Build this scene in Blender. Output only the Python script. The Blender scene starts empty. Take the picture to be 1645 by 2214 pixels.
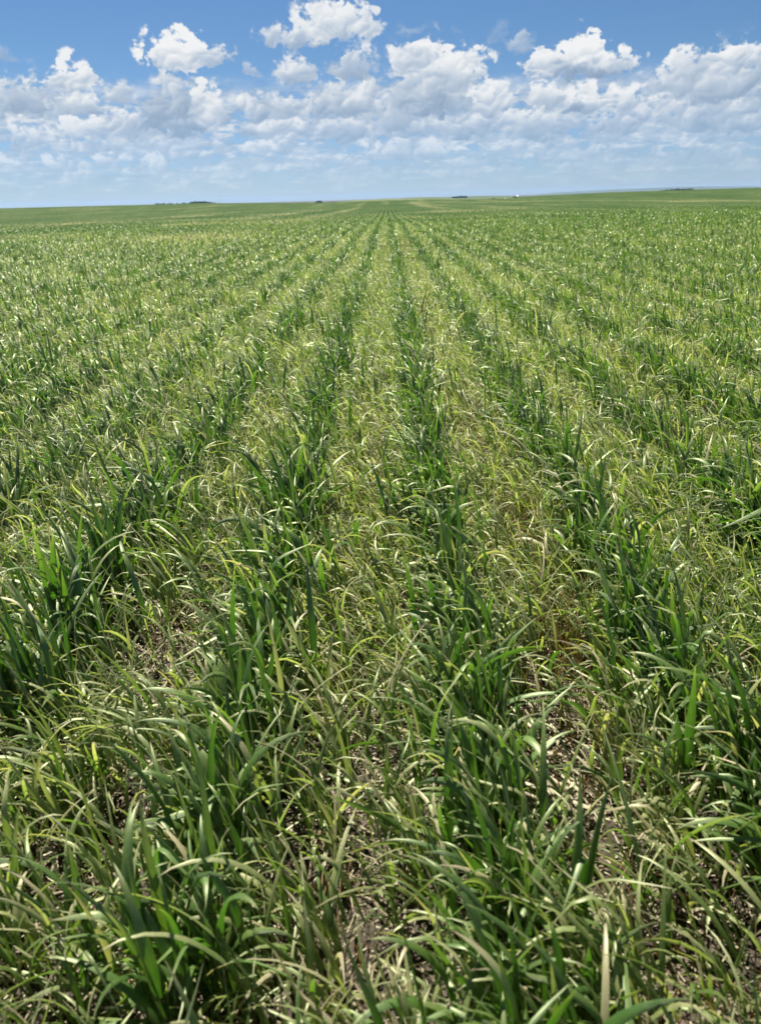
import bpy, math, random
import numpy as np
from mathutils import Vector, Euler, Matrix

# ------------------------------------------------------------------ camera
C = bpy.context.scene.collection
sc = bpy.context.scene
CAM_H = 0.72
cam_data = bpy.data.cameras.new('camera')
cam = bpy.data.objects.new('camera', cam_data)
C.objects.link(cam)
sc.camera = cam
cam.location = (0, 0, CAM_H)
cam.rotation_euler = (Matrix.Rotation(math.radians(0.99), 3, 'Z') @ Matrix.Rotation(math.radians(90 - 22.2), 3, 'X')
                      @ Matrix.Rotation(math.radians(-1.57), 3, 'Z')).to_euler()
cam_data.sensor_fit = 'VERTICAL'
cam_data.sensor_height = 34.6
cam_data.lens = 26.0
cam_data.clip_start = 0.02
cam_data.clip_end = 60000
cam_data.dof.use_dof = True
cam_data.dof.focus_distance = 1.75
cam_data.dof.aperture_fstop = 8.0

# ------------------------------------------------------------------ exposure
sc.view_settings.view_transform = 'Standard'
sc.view_settings.look = 'None'
sc.view_settings.exposure = 1.22
sc.view_settings.gamma = 1.0
sc.cycles.max_bounces = 5
sc.cycles.diffuse_bounces = 2
sc.cycles.glossy_bounces = 2
sc.cycles.transmission_bounces = 3
sc.cycles.transparent_max_bounces = 4
sc.cycles.volume_bounces = 0
sc.cycles.caustics_reflective = False
sc.cycles.caustics_refractive = False

# ------------------------------------------------------------------ sun
SUN_EL, SUN_AZ = 60.0, -28.0          # azimuth measured from +Y towards +X
sun_data = bpy.data.lights.new('sun', 'SUN')
sun_data.energy = 5.0
sun_data.angle = math.radians(0.5)
sun_data.color = (1.0, 0.94, 0.82)
sun = bpy.data.objects.new('sun', sun_data)
C.objects.link(sun)
_se, _sa = math.radians(SUN_EL), math.radians(SUN_AZ)
SUN_DIR = Vector((math.cos(_se) * math.sin(_sa), math.cos(_se) * math.cos(_sa), math.sin(_se)))
sun.rotation_euler = SUN_DIR.to_track_quat('Z', 'Y').to_euler()

# ------------------------------------------------------------------ world: sky and cumulus
class G:
    """a scalar in a node graph, with arithmetic"""
    tree = None
    def __init__(s, sock): s.s = sock
    @staticmethod
    def m(op, *a, clamp=False):
        n = G.tree.nodes.new('ShaderNodeMath'); n.operation = op; n.use_clamp = clamp
        for i, v in enumerate(a):
            if isinstance(v, G): G.tree.links.new(v.s, n.inputs[i])
            else: n.inputs[i].default_value = v
        return G(n.outputs[0])
    def __add__(s, o): return G.m('ADD', s, o)
    def __radd__(s, o): return G.m('ADD', s, o)
    def __sub__(s, o): return G.m('SUBTRACT', s, o)
    def __rsub__(s, o): return G.m('SUBTRACT', o, s)
    def __mul__(s, o): return G.m('MULTIPLY', s, o)
    def __rmul__(s, o): return G.m('MULTIPLY', s, o)
    def __truediv__(s, o): return G.m('DIVIDE', s, o)

def madd(a, b, c, clamp=False): return G.m('MULTIPLY_ADD', a, b, c, clamp=clamp)
def smooth(x, a, b, lo=0.0, hi=1.0):
    n = G.tree.nodes.new('ShaderNodeMapRange'); n.interpolation_type = 'SMOOTHSTEP'
    G.tree.links.new(x.s, n.inputs[0])
    for i, v in enumerate((a, b, lo, hi)): n.inputs[i + 1].default_value = v
    return G(n.outputs[0])
def fmix(a, b, t):
    n = G.tree.nodes.new('ShaderNodeMix'); n.data_type = 'FLOAT'
    for i, v in ((0, t), (2, a), (3, b)):
        if isinstance(v, G): G.tree.links.new(v.s, n.inputs[i])
        else: n.inputs[i].default_value = v
    return G(n.outputs[0])
def cmix(a, b, t):
    n = G.tree.nodes.new('ShaderNodeMix'); n.data_type = 'RGBA'
    for i, v in ((0, t), (6, a), (7, b)):
        if isinstance(v, G): G.tree.links.new(v.s, n.inputs[i])
        elif isinstance(v, tuple): n.inputs[i].default_value = (*v, 1)
        elif hasattr(v, 'is_output'): G.tree.links.new(v, n.inputs[i])
        else: n.inputs[i].default_value = v
    return n.outputs[2]
def comb(x, y, z=0.0):
    n = G.tree.nodes.new('ShaderNodeCombineXYZ')
    for i, v in enumerate((x, y, z)):
        if isinstance(v, G): G.tree.links.new(v.s, n.inputs[i])
        else: n.inputs[i].default_value = v
    return n.outputs[0]
def noise(vec, scale, detail=4, rough=0.55, dim='3D', out=0, dist=0.0, lac=2.0):
    n = G.tree.nodes.new('ShaderNodeTexNoise'); n.noise_dimensions = dim
    G.tree.links.new(vec, n.inputs['Vector']); n.inputs['Scale'].default_value = scale
    n.inputs['Detail'].default_value = detail; n.inputs['Roughness'].default_value = rough
    n.inputs['Lacunarity'].default_value = lac; n.inputs['Distortion'].default_value = dist
    return n.outputs[out] if out else G(n.outputs[0])
def voro(vec, scale, detail=3, rough=0.5, lac=2.1, dim='2D'):
    n = G.tree.nodes.new('ShaderNodeTexVoronoi'); n.voronoi_dimensions = dim; n.feature = 'F1'
    n.normalize = True
    G.tree.links.new(vec, n.inputs['Vector']); n.inputs['Scale'].default_value = scale
    n.inputs['Detail'].default_value = detail; n.inputs['Roughness'].default_value = rough
    n.inputs['Lacunarity'].default_value = lac
    return G(n.outputs['Distance'])

CLOUDS = [  # azimuth, elevation, half width, height above, depth below (degrees), tone, softness, opacity
    (0.38, 4.81, 8.44, 5.15, 2.0, 0.6, 1.6, 0.75), (-20.0, 4.57, 5.26, 3.65, 1.42, 0.5, 1.5, 0.75), (13.18, 3.65, 4.19, 3.24, 1.26, 0.55, 1.5, 0.7),
    (21.22, 3.87, 4.7, 4.66, 1.81, 0.56, 1.5, 0.7), (-11.83, 4.47, 3.81, 3.61, 1.41, 0.5, 1.5, 0.7), (-20.6, 2.34, 2.34, 0.81, 0.31, 0.7, 0.4, 0.8),
    (-18.63, 2.55, 1.27, 0.72, 0.28, 0.75, 0.35, 0.8), (-15.27, 2.4, 0.95, 0.75, 0.29, 0.85, 0.35, 0.9), (-8.09, 3.13, 2.14, 0.7, 0.27, 0.78, 0.4, 0.9),
    (-0.07, 2.78, 2.18, 1.01, 0.39, 0.75, 0.4, 0.85), (3.49, 2.65, 2.02, 0.91, 0.35, 0.7, 0.4, 0.8), (15.06, 2.26, 2.6, 0.88, 0.34, 0.62, 0.5, 0.7),
    (20.47, 1.92, 3.33, 0.86, 0.33, 0.58, 0.5, 0.7), (-18.47, 3.57, 3.22, 0.76, 0.3, 0.72, 0.4, 0.85), (-22.58, 3.65, 1.59, 1.26, 0.49, 0.7, 0.4, 0.85),
    (-7.37, 4.21, 3.34, 1.02, 0.4, 0.62, 0.45, 0.85), (-2.95, 3.91, 2.93, 1.19, 0.46, 0.62, 0.4, 0.85), (1.35, 4.08, 2.62, 1.19, 0.46, 0.66, 0.4, 0.9),
    (5.62, 3.95, 2.59, 1.18, 0.46, 0.6, 0.4, 0.9), (10.39, 3.89, 2.82, 1.46, 0.57, 0.62, 0.35, 0.9), (15.46, 3.85, 2.84, 1.18, 0.46, 0.66, 0.35, 0.9),
    (20.97, 3.5, 4.0, 1.06, 0.41, 0.58, 0.35, 0.9), (-19.43, 4.3, 2.07, 0.94, 0.36, 0.8, 0.3, 0.95), (-16.39, 4.27, 2.27, 1.71, 0.66, 0.62, 0.4, 0.9),
    (-6.23, 4.42, 2.21, 0.88, 0.34, 0.72, 0.35, 0.9), (-22.71, 5.9, 2.46, 1.77, 0.69, 0.58, 0.35, 0.95), (-19.5, 5.7, 1.43, 1.19, 0.46, 0.72, 0.3, 0.95),
    (-19.69, 6.98, 1.74, 1.54, 0.6, 0.78, 0.25, 0.97), (-16.97, 6.33, 1.46, 0.91, 0.36, 0.62, 0.35, 0.9), (-6.94, 5.43, 3.01, 1.48, 0.57, 0.62, 0.35, 0.92),
    (-2.39, 5.53, 3.34, 1.96, 0.76, 0.55, 0.35, 0.95), (0.6, 4.74, 1.53, 1.75, 0.68, 0.6, 0.35, 0.95), (-1.87, 7.61, 1.95, 1.7, 0.66, 0.56, 0.35, 0.9),
    (-5.76, 7.43, 1.34, 1.39, 0.54, 0.68, 0.3, 0.92), (-8.47, 7.65, 0.74, 0.55, 0.21, 0.5, 0.4, 0.7), (3.4, 5.99, 3.68, 3.42, 1.33, 0.6, 0.28, 0.97),
    (2.15, 8.14, 1.49, 1.32, 0.51, 0.8, 0.25, 0.9), (4.95, 7.24, 1.93, 1.94, 0.75, 0.74, 0.25, 0.95), (3.79, 5.39, 1.67, 1.54, 0.6, 0.3, 0.5, 0.8),
    (7.22, 5.24, 1.8, 1.95, 0.76, 0.72, 0.3, 0.95), (10.45, 5.3, 1.47, 1.61, 0.63, 0.7, 0.28, 0.95), (8.76, 4.15, 1.8, 1.27, 0.49, 0.68, 0.3, 0.9),
    (13.07, 4.88, 1.73, 1.64, 0.64, 0.76, 0.28, 0.97), (12.48, 4.77, 0.8, 1.01, 0.39, 0.32, 0.5, 0.8), (16.06, 4.66, 1.26, 1.44, 0.56, 0.64, 0.35, 0.9),
    (20.2, 4.18, 3.47, 2.28, 0.89, 0.66, 0.3, 0.95), (20.82, 5.73, 3.59, 2.42, 0.94, 0.6, 0.27, 0.97), (18.72, 6.34, 1.27, 2.04, 0.79, 0.75, 0.25, 0.95),
    (22.54, 6.96, 1.77, 1.12, 0.43, 0.7, 0.25, 0.9), (-13.16, 5.0, 2.76, 2.83, 1.1, 0.36, 0.3, 0.97), (-11.67, 5.11, 1.25, 2.46, 0.96, 0.78, 0.3, 0.9),
    (-13.33, 4.24, 2.05, 1.0, 0.39, 0.25, 0.5, 0.8), (-13.1, 8.34, 2.34, 1.65, 0.64, 0.92, 0.2, 1), (-10.93, 8.38, 1.62, 1.08, 0.42, 0.72, 0.3, 0.95),
    (-5.43, 9.41, 2.87, 1.01, 0.39, 0.62, 0.35, 0.9), (-2.97, 9.94, 3.06, 1.82, 0.71, 0.82, 0.28, 0.97), (7.56, 9.14, 1.02, 0.83, 0.32, 0.35, 0.7, 0.35),
    (8.8, 8.6, 0.94, 1.07, 0.42, 0.5, 0.5, 0.65), (12.34, 7.21, 3.92, 1.36, 0.53, 0.75, 0.22, 1), (12.71, 7.83, 1.7, 1.69, 0.66, 0.95, 0.2, 1),
    (10.21, 7.69, 1.01, 1.0, 0.39, 0.85, 0.22, 0.97), (12.7, 6.93, 2.28, 0.8, 0.31, 0.3, 0.45, 0.9), (1.83, 9.77, 0.62, 0.39, 0.15, 0.4, 0.6, 0.55),
    (4.53, 9.55, 0.56, 0.32, 0.12, 0.35, 0.6, 0.5), (20.7, 8.28, 0.52, 0.34, 0.13, 0.3, 0.6, 0.45), (-23.18, 8.24, 0.95, 0.6, 0.23, 0.35, 0.6, 0.5),
]


world = bpy.data.worlds.new('World')
world.use_nodes = True
G.tree = world.node_tree
nt = world.node_tree
nt.nodes.clear()
tc = nt.nodes.new('ShaderNodeTexCoord')
sep = nt.nodes.new('ShaderNodeSeparateXYZ')
nt.links.new(tc.outputs['Generated'], sep.inputs[0])
dx, dy, dz = (G(sep.outputs[i]) for i in range(3))
DEG = 57.29578
az = G.m('ARCTAN2', dx, dy) * DEG
el = G.m('ARCSINE', dz) * DEG
sky = nt.nodes.new('ShaderNodeTexSky')
sky.sky_type = 'NISHITA'
sky.sun_disc = False
sky.sun_elevation = math.radians(SUN_EL)
sky.sun_rotation = math.radians(SUN_AZ)
sky.altitude = 600
sky.air_density = 1.0
sky.dust_density = 0.4
sky.ozone_density = 2.0
# clear-air colour: the deep blue of this dry day, paling towards the horizon
tint = cmix((0.47, 0.63, 0.95), (0.38, 0.54, 0.71), smooth(el, 0.0, 9.0))
tint = cmix(tint, (0.24, 0.30, 0.36), smooth(el, 12.0, 45.0))  # upper sky, out of view, dimmed to weaken its blue fill light
mul = nt.nodes.new('ShaderNodeMix'); mul.data_type = 'RGBA'; mul.blend_type = 'MULTIPLY'; mul.inputs[0].default_value = 1
nt.links.new(sky.outputs[0], mul.inputs[6]); nt.links.new(tint, mul.inputs[7])
clear = mul.outputs[2]

P0 = comb(az, el * 1.25)
wn = nt.nodes.new('ShaderNodeTexNoise'); wn.noise_dimensions = '2D'
nt.links.new(P0, wn.inputs['Vector'])
for k, v in (('Scale', 0.55), ('Detail', 5.0), ('Roughness', 0.56)): wn.inputs[k].default_value = v
ws = nt.nodes.new('ShaderNodeSeparateColor'); nt.links.new(wn.outputs['Color'], ws.inputs[0])
w1, w2 = G(ws.outputs[0]) - 0.5, G(ws.outputs[1]) - 0.5
waz = madd(w1, 2.2, az)
wel = madd(w2, 1.3, el)
PB = comb(madd(w1, 0.8, az), madd(w2, 0.8, el * 1.2))
PB2 = comb(madd(w1, 0.8, az) - 0.10, madd(w2, 0.8, el * 1.2) + 0.16)
def billow(vec, scale, detail=4.0, rough=0.55):
    n = G.tree.nodes.new('ShaderNodeTexNoise'); n.noise_dimensions = '2D'; n.noise_type = 'RIDGED_MULTIFRACTAL'; n.normalize = True
    G.tree.links.new(vec, n.inputs['Vector'])
    for k, v in (('Scale', scale), ('Detail', detail), ('Roughness', rough), ('Lacunarity', 2.1), ('Offset', 1.0), ('Gain', 2.0)): n.inputs[k].default_value = v
    return 1.0 - G(n.outputs[0])
b1 = billow(PB, 0.62)
b1s = billow(PB, 0.5, 1.6)
b2 = billow(PB2, 0.5, 1.6)
big = noise(P0, 0.45, 3, 0.5, '2D') - 0.5
fine = noise(P0, 1.6, 6, 0.6, '2D') - 0.5
edge = madd(G.m('POWER', b1, 0.6), 0.75, fine * 1.25) - 0.16          # billows plus wisps, shared by every cloud
edge = edge - G.m('MAXIMUM', edge, 0.0) * 0.45
relief = (b1s - b2) * 0.65 + fine * 0.28 + big * 0.55  # offset billows emboss painted sun and shade into the cloud tone

A = None; T = None
def add_layer(alpha, tone):
    global A, T
    if A is None: A, T = alpha, tone
    else:
        T = fmix(T, tone, alpha)
        A = 1.0 - (1.0 - A) * (1.0 - alpha)
# thin far decks, long flat streaks crowding towards the horizon
for (sx, sy, e0, e1, thr, soft, tone, op, sh) in ((0.16, 0.62, 1.0, 7.0, 0.32, 0.20, 0.22, 0.85, 0.4), (0.36, 1.7, 0.5, 3.6, 0.47, 0.16, 0.52, 0.8, 0.5),
                                              (0.27, 1.05, 1.8, 6.6, 0.46, 0.12, 0.50, 0.9, 0.8), (0.22, 0.80, 3.2, 7.0, 0.52, 0.10, 0.54, 0.95, 1.0)):
    s = noise(comb(waz * sx + e0 * 7.0, el * sy), 1.6, 6, 0.6, '2D')
    band = smooth(el, e0 - 0.9, e0 + 0.6) * smooth(el, e1 - 1.4, e1 + 0.7, 1.0, 0.0)
    f = s - thr + edge * (0.12 * sh)
    add_layer(smooth(f, 0.0, soft) * band * op, madd(f, 1.6, madd(relief, sh, tone), clamp=True))
# one node group draws one cumulus over what is behind it; it is used once per cloud
cg = bpy.data.node_groups.new('cumulus', 'ShaderNodeTree')
NAMES = ['waz', 'wel', 'edge', 'relief', 'A', 'T', 'irx', 'crx', 'ce', 'irt', 'irb', 'gain', 'soft', 'op', 'tone']
for n_ in NAMES: cg.interface.new_socket(name=n_, in_out='INPUT', socket_type='NodeSocketFloat')
for n_ in ('A', 'T'): cg.interface.new_socket(name=n_, in_out='OUTPUT', socket_type='NodeSocketFloat')
G.tree = cg
gi = cg.nodes.new('NodeGroupInput'); go = cg.nodes.new('NodeGroupOutput')
q = {n_: G(gi.outputs[i]) for i, n_ in enumerate(NAMES)}
X = madd(q['waz'], q['irx'], q['crx'])
D = q['wel'] - q['ce']
Dt = D * q['irt']
Y = G.m('MAXIMUM', Dt, D * q['irb'])
f = 1.0 - (X * X + Y * Y) + q['edge'] * q['gain']
al = G.m('DIVIDE', f, q['soft'], clamp=True)
al = al * al * (3.0 - 2.0 * al) * q['op']
tn = madd(Dt, 0.55, q['relief'] * 0.62 + (q['tone'] - 0.07)) - f * 0.06  # painted cloud shading: brighter towards the top, darker towards the base
tn = madd(X, -0.06, tn, clamp=True)
cg.links.new((1.0 - (1.0 - q['A']) * (1.0 - al)).s, go.inputs[0])
cg.links.new(fmix(q['T'], tn, al).s, go.inputs[1])
G.tree = nt
for (ca, ce, rx, rt, rb, tone, soft, op) in CLOUDS:
    rx, rt = rx * 1.10, rt * 1.08
    n = nt.nodes.new('ShaderNodeGroup'); n.node_tree = cg
    for i, v in enumerate((waz, wel, edge, relief, A, T, 1 / rx, -ca / rx, ce, 1 / rt, -1 / rb, min(1.5, 1.0 + 0.5 / rt), soft * 1.8, op, tone)):
        if isinstance(v, G): nt.links.new(v.s, n.inputs[i])
        else: n.inputs[i].default_value = v
    A, T = G(n.outputs[0]), G(n.outputs[1])
# cloud colour by tone, which holds the painted sunlit tops and shaded bases; far clouds take the colour of the air in front of them
ramp = nt.nodes.new('ShaderNodeValToRGB')
r = ramp.color_ramp
r.elements[0].position = 0.0; r.elements[0].color = (0.27, 0.38, 0.53, 1)
r.elements[1].position = 1.0; r.elements[1].color = (0.95, 0.96, 0.97, 1)
for p_, c_ in ((0.35, (0.38, 0.49, 0.63, 1)), (0.62, (0.56, 0.65, 0.76, 1)), (0.82, (0.80, 0.84, 0.88, 1))):
    e_ = r.elements.new(p_); e_.color = c_
nt.links.new(T.s, ramp.inputs[0])
SKY_STRENGTH = 0.05
bright = nt.nodes.new('ShaderNodeMix'); bright.data_type = 'RGBA'; bright.blend_type = 'MULTIPLY'; bright.inputs[0].default_value = 1
nt.links.new(ramp.outputs[0], bright.inputs[6]); k_ = 0.40 / SKY_STRENGTH; bright.inputs[7].default_value = (k_, k_, k_, 1)
faded = cmix(clear, bright.outputs[2], smooth(el, -0.5, 6.5, 0.30, 1.0))
col = cmix(clear, faded, A)
bg = nt.nodes.new('ShaderNodeBackground')
bg.inputs['Strength'].default_value = SKY_STRENGTH
nt.links.new(col, bg.inputs[0])
wo = nt.nodes.new('ShaderNodeOutputWorld')
nt.links.new(bg.outputs[0], wo.inputs[0])
sc.world = world
world.cycles.sampling_method = 'MANUAL'
world.cycles.sample_map_resolution = 256

# ------------------------------------------------------------------ helpers
rng = np.random.default_rng(7)

def lattice(ix, iy, seed):
    h = (ix.astype(np.int64) * 374761393 + iy.astype(np.int64) * 668265263 + seed * 1442695041) & 0xFFFFFFFF
    h = ((h ^ (h >> 13)) * 1274126177) & 0xFFFFFFFF
    return ((h ^ (h >> 16)) & 0xFFFFFF) / float(0xFFFFFF)

def vnoise(x, y, seed=0, octaves=1):
    x = np.asarray(x, float); y = np.asarray(y, float)
    out = 0.0; amp = 1.0; tot = 0.0
    for o in range(octaves):
        ix = np.floor(x); iy = np.floor(y); fx = x - ix; fy = y - iy
        fx = fx * fx * (3 - 2 * fx); fy = fy * fy * (3 - 2 * fy)
        a = lattice(ix, iy, seed + o); b = lattice(ix + 1, iy, seed + o)
        c = lattice(ix, iy + 1, seed + o); d = lattice(ix + 1, iy + 1, seed + o)
        out = out + amp * ((a * (1 - fx) + b * fx) * (1 - fy) + (c * (1 - fx) + d * fx) * fy)
        tot += amp; amp *= 0.5; x = x * 2.03 + 11.3; y = y * 2.03 + 5.7
    return out / tot

PXR = 1797.0
def terrain(x, y):
    """height of the gently rolling field: flat here, a shallow dip, then a long rise to a crest"""
    x = np.asarray(x, float); y = np.asarray(y, float)
    d = np.hypot(x, y); az = np.degrees(np.arctan2(x, y))
    crest = np.interp(az, [-180, -40, -25, -12.6, -7, -4.5, -2, 0, 3, 6, 8, 11, 15, 24, 40, 180],
                      [4, 1, 1.0, 2.0, 5.5, 7.0, 7.0, 6.2, 6.5, 9.0, 9.0, 5.0, 2.2, 1.2, 2, 4])
    hc = CAM_H - 250.0 * crest / PXR
    base = np.interp(d, [0, 12, 20, 35, 60, 100, 165, 250], [0, 0, -0.02, -0.16, -0.42, -0.66, -0.56, 0.0])
    w = np.clip((d - 100) / 150.0, 0, 1); w = w * w * (3 - 2 * w)
    z = base + w * hc
    far = np.interp(d, [250, 330, 500, 900, 2000, 5000, 30000], [0, -0.35, -2.0, -5.0, -7.0, -9.0, -30.0])
    z = np.where(d > 250, hc + far, z)
    und = (vnoise(x / 22.0 + 50, y / 30.0 + 9, 3, 2) - 0.5) * 0.25 * np.clip((d - 12) / 40, 0, 1) * np.clip((260 - d) / 120, 0, 1)
    return z + und

def mesh_obj(name, verts, faces, mat, parent=None, smooth_=True, attrs=None):
    """verts (N,3) array, faces (M,k) array or list of such arrays"""
    if not isinstance(faces, list): faces = [faces]
    faces = [np.asarray(f, np.int32) for f in faces if len(f)]
    me = bpy.data.meshes.new(name)
    me.vertices.add(len(verts)); me.vertices.foreach_set('co', np.ascontiguousarray(verts, np.float32).ravel())
    li = np.concatenate([f.ravel() for f in faces])
    tot = np.concatenate([np.full(len(f), f.shape[1], np.int32) for f in faces])
    start = np.concatenate([[0], np.cumsum(tot)[:-1]]).astype(np.int32)
    me.loops.add(len(li)); me.loops.foreach_set('vertex_index', li)
    me.polygons.add(len(tot)); me.polygons.foreach_set('loop_start', start)
    me.polygons.foreach_set('loop_total', tot)
    if smooth_: me.polygons.foreach_set('use_smooth', np.ones(len(tot), bool))
    me.update(calc_edges=True)
    for k, v in (attrs or {}).items():
        if v.ndim == 1:
            at = me.attributes.new(k, 'FLOAT', 'POINT'); at.data.foreach_set('value', v.astype(np.float32))
        else:
            at = me.attributes.new(k, 'FLOAT_VECTOR', 'POINT'); at.data.foreach_set('vector', np.ascontiguousarray(v, np.float32).ravel())
    me.materials.append(mat)
    o = bpy.data.objects.new(name, me); C.objects.link(o)
    if parent: o.parent = parent
    return o

def tag(o, label=None, cat=None, group=None, kind=None):
    for k, v in (('label', label), ('category', cat), ('group', group), ('kind', kind)):
        if v: o[k] = v
    return o

# ------------------------------------------------------------------ materials
def new_mat(name):
    m = bpy.data.materials.new(name); m.use_nodes = True
    G.tree = m.node_tree; m.node_tree.nodes.clear()
    return m, m.node_tree
def ramp_node(fac, stops):
    n = G.tree.nodes.new('ShaderNodeValToRGB'); e = n.color_ramp.elements
    e[0].position, e[0].color = stops[0][0], (*stops[0][1], 1)
    e[1].position, e[1].color = stops[-1][0], (*stops[-1][1], 1)
    for p_, c_ in stops[1:-1]:
        x_ = e.new(p_); x_.color = (*c_, 1)
    G.tree.links.new(fac.s, n.inputs[0]); return n.outputs[0]
def vmul(col, g):
    n = G.tree.nodes.new('ShaderNodeVectorMath'); n.operation = 'SCALE'
    G.tree.links.new(col, n.inputs[0])
    if isinstance(g, G): G.tree.links.new(g.s, n.inputs[3])
    else: n.inputs[3].default_value = g
    return n.outputs[0]
def principled(color, rough=0.6, spec=0.4, bump=None, bump_d=0.01, metal=0.0):
    n = G.tree.nodes.new('ShaderNodeBsdfPrincipled')
    if isinstance(color, tuple): n.inputs['Base Color'].default_value = (*color, 1)
    else: G.tree.links.new(color, n.inputs['Base Color'])
    for k, v in (('Roughness', rough), ('Specular IOR Level', spec), ('Metallic', metal)):
        if isinstance(v, G): G.tree.links.new(v.s, n.inputs[k])
        else: n.inputs[k].default_value = v
    if bump is not None:
        b = G.tree.nodes.new('ShaderNodeBump'); b.inputs['Distance'].default_value = bump_d
        G.tree.links.new(bump.s, b.inputs['Height']); G.tree.links.new(b.outputs[0], n.inputs['Normal'])
    return n.outputs[0]
def output(sh):
    o = G.tree.nodes.new('ShaderNodeOutputMaterial'); G.tree.links.new(sh, o.inputs[0])
def attr(name, out='Vector'):
    n = G.tree.nodes.new('ShaderNodeAttribute'); n.attribute_name = name; return n.outputs[out]
def position():
    return G.tree.nodes.new('ShaderNodeNewGeometry').outputs['Position']

def leaf_material(name, stops, rough, spec, transl, gain=1.0, wax=0.065):
    """attribute 'leaf' = (tone of this blade, position along it, position across it)"""
    m, t = new_mat(name)
    sp = t.nodes.new('ShaderNodeSeparateXYZ'); t.links.new(attr('leaf'), sp.inputs[0])
    tone, s_, u_ = (G(sp.outputs[i]) for i in range(3))
    mot = noise(position(), 55.0, 3, 0.6) - 0.5
    tt = tone - 0.24 + mot * 0.28 + s_ * 0.34 + smooth(s_, 0.80, 1.0, 0.0, 0.26) + smooth(G.m('ABSOLUTE', u_ - 0.5), 0.0, 0.09, 0.10, 0.0)  # tips yellow with age; base tone also lowered to paint shade into gaps
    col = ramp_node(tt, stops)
    vein = G.m('SINE', u_ * 46.0)
    col = vmul(col, madd(vein, 0.07, gain))
    bs = principled(col, madd(mot, 0.3, rough), spec, vein, 0.00035)
    tr = t.nodes.new('ShaderNodeBsdfTranslucent')
    tcol = t.nodes.new('ShaderNodeMix'); tcol.data_type = 'RGBA'; tcol.blend_type = 'MULTIPLY'; tcol.inputs[0].default_value = 1
    t.links.new(col, tcol.inputs[6]); tcol.inputs[7].default_value = (1.20, 1.45, 0.55, 1)
    t.links.new(tcol.outputs[2], tr.inputs[0])
    mx = t.nodes.new('ShaderNodeMixShader'); mx.inputs[0].default_value = transl
    t.links.new(bs, mx.inputs[1]); t.links.new(tr.outputs[0], mx.inputs[2])
    gl = t.nodes.new('ShaderNodeBsdfGlossy'); gl.inputs['Color'].default_value = (0.92, 1.0, 0.70, 1); gl.inputs['Roughness'].default_value = 0.48
    wx = t.nodes.new('ShaderNodeMixShader'); wx.inputs[0].default_value = wax
    t.links.new(mx.outputs[0], wx.inputs[1]); t.links.new(gl.outputs[0], wx.inputs[2])
    output(wx.outputs[0]); return m

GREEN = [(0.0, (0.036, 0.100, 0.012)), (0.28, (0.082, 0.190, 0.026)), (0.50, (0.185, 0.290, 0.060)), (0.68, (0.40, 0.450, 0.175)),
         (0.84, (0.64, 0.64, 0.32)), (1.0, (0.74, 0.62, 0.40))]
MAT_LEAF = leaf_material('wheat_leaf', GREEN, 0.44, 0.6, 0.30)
MAT_RUST = leaf_material('withered_leaf', [(0.0, (0.13, 0.055, 0.02)), (0.5, (0.30, 0.155, 0.06)), (1.0, (0.52, 0.36, 0.16))], 0.6, 0.4, 0.15, wax=0.02)
MAT_DRY = leaf_material('dry_straw', [(0.0, (0.20, 0.13, 0.07)), (0.35, (0.50, 0.39, 0.25)), (1.0, (0.84, 0.76, 0.57))], 0.6, 0.4, 0.12, wax=0.03)

# soil: dry grey-brown crumbs
MAT_SOIL, t_ = new_mat('dry_soil')
P_ = position()
n1 = noise(P_, 22.0, 8, 0.65); n2 = noise(P_, 160.0, 5, 0.6); n3 = noise(P_, 2.3, 3, 0.5)
crumb = voro(P_, 95.0, 2.0, 0.6, 2.3, '3D')
sc_ = ramp_node(n1 * 0.5 + n2 * 0.35 + n3 * 0.15, [(0.28, (0.020, 0.015, 0.012)), (0.5, (0.058, 0.045, 0.036)), (0.64, (0.13, 0.105, 0.083)), (0.78, (0.26, 0.215, 0.17))])
output(principled(sc_, 0.9, 0.25, crumb * 0.6 + n2 * 0.4, 0.006))

# ------------------------------------------------------------------ ground
ROW_X0, ROW_S = 0.107, 0.306
a_front = np.arange(-52, 52.01, 0.42)
a_back = np.arange(56, 304.1, 8.0)
azs = np.radians(np.concatenate([a_front, a_back]))
rad = [0.06]
while rad[-1] < 13500:
    r0 = rad[-1]
    rad.append(r0 + (0.011 if r0 < 2.6 else min(0.011 * (r0 / 2.6) ** 2.2, r0 * 0.05)))
rad = np.array(rad)
RR, AA = np.meshgrid(rad, azs, indexing='ij')
gx, gy = RR * np.sin(AA), RR * np.cos(AA)
gz = terrain(gx, gy)
def clods(x, y):
    near = np.clip((6 - np.hypot(x, y)) / 3.5, 0, 1)
    return near * ((vnoise(x * 26, y * 26, 21, 3) - 0.5) * 0.030 + (vnoise(x * 7, y * 7, 25, 2) - 0.5) * 0.028
                   - 0.008 * np.exp(-(((x - ROW_X0 + ROW_S / 2) % ROW_S - ROW_S / 2) / 0.05) ** 2))
gz = gz + clods(gx, gy)
nr, na = RR.shape
V = np.stack([gx, gy, gz], -1).reshape(-1, 3)
V = np.vstack([V, [[0, 0, 0]]])
i_, j_ = np.meshgrid(np.arange(nr - 1), np.arange(na), indexing='ij')
j2 = (j_ + 1) % na
Q = np.stack([i_ * na + j_, (i_ + 1) * na + j_, (i_ + 1) * na + j2, i_ * na + j2], -1).reshape(-1, 4)[:, ::-1]
cfan = np.stack([np.full(na, nr * na), np.arange(na), (np.arange(na) + 1) % na], -1)[:, ::-1]
ground = mesh_obj('ground', V, [Q, cfan], MAT_SOIL)
tag(ground, 'dry crumbly grey-brown soil of the field', kind='structure')

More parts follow.
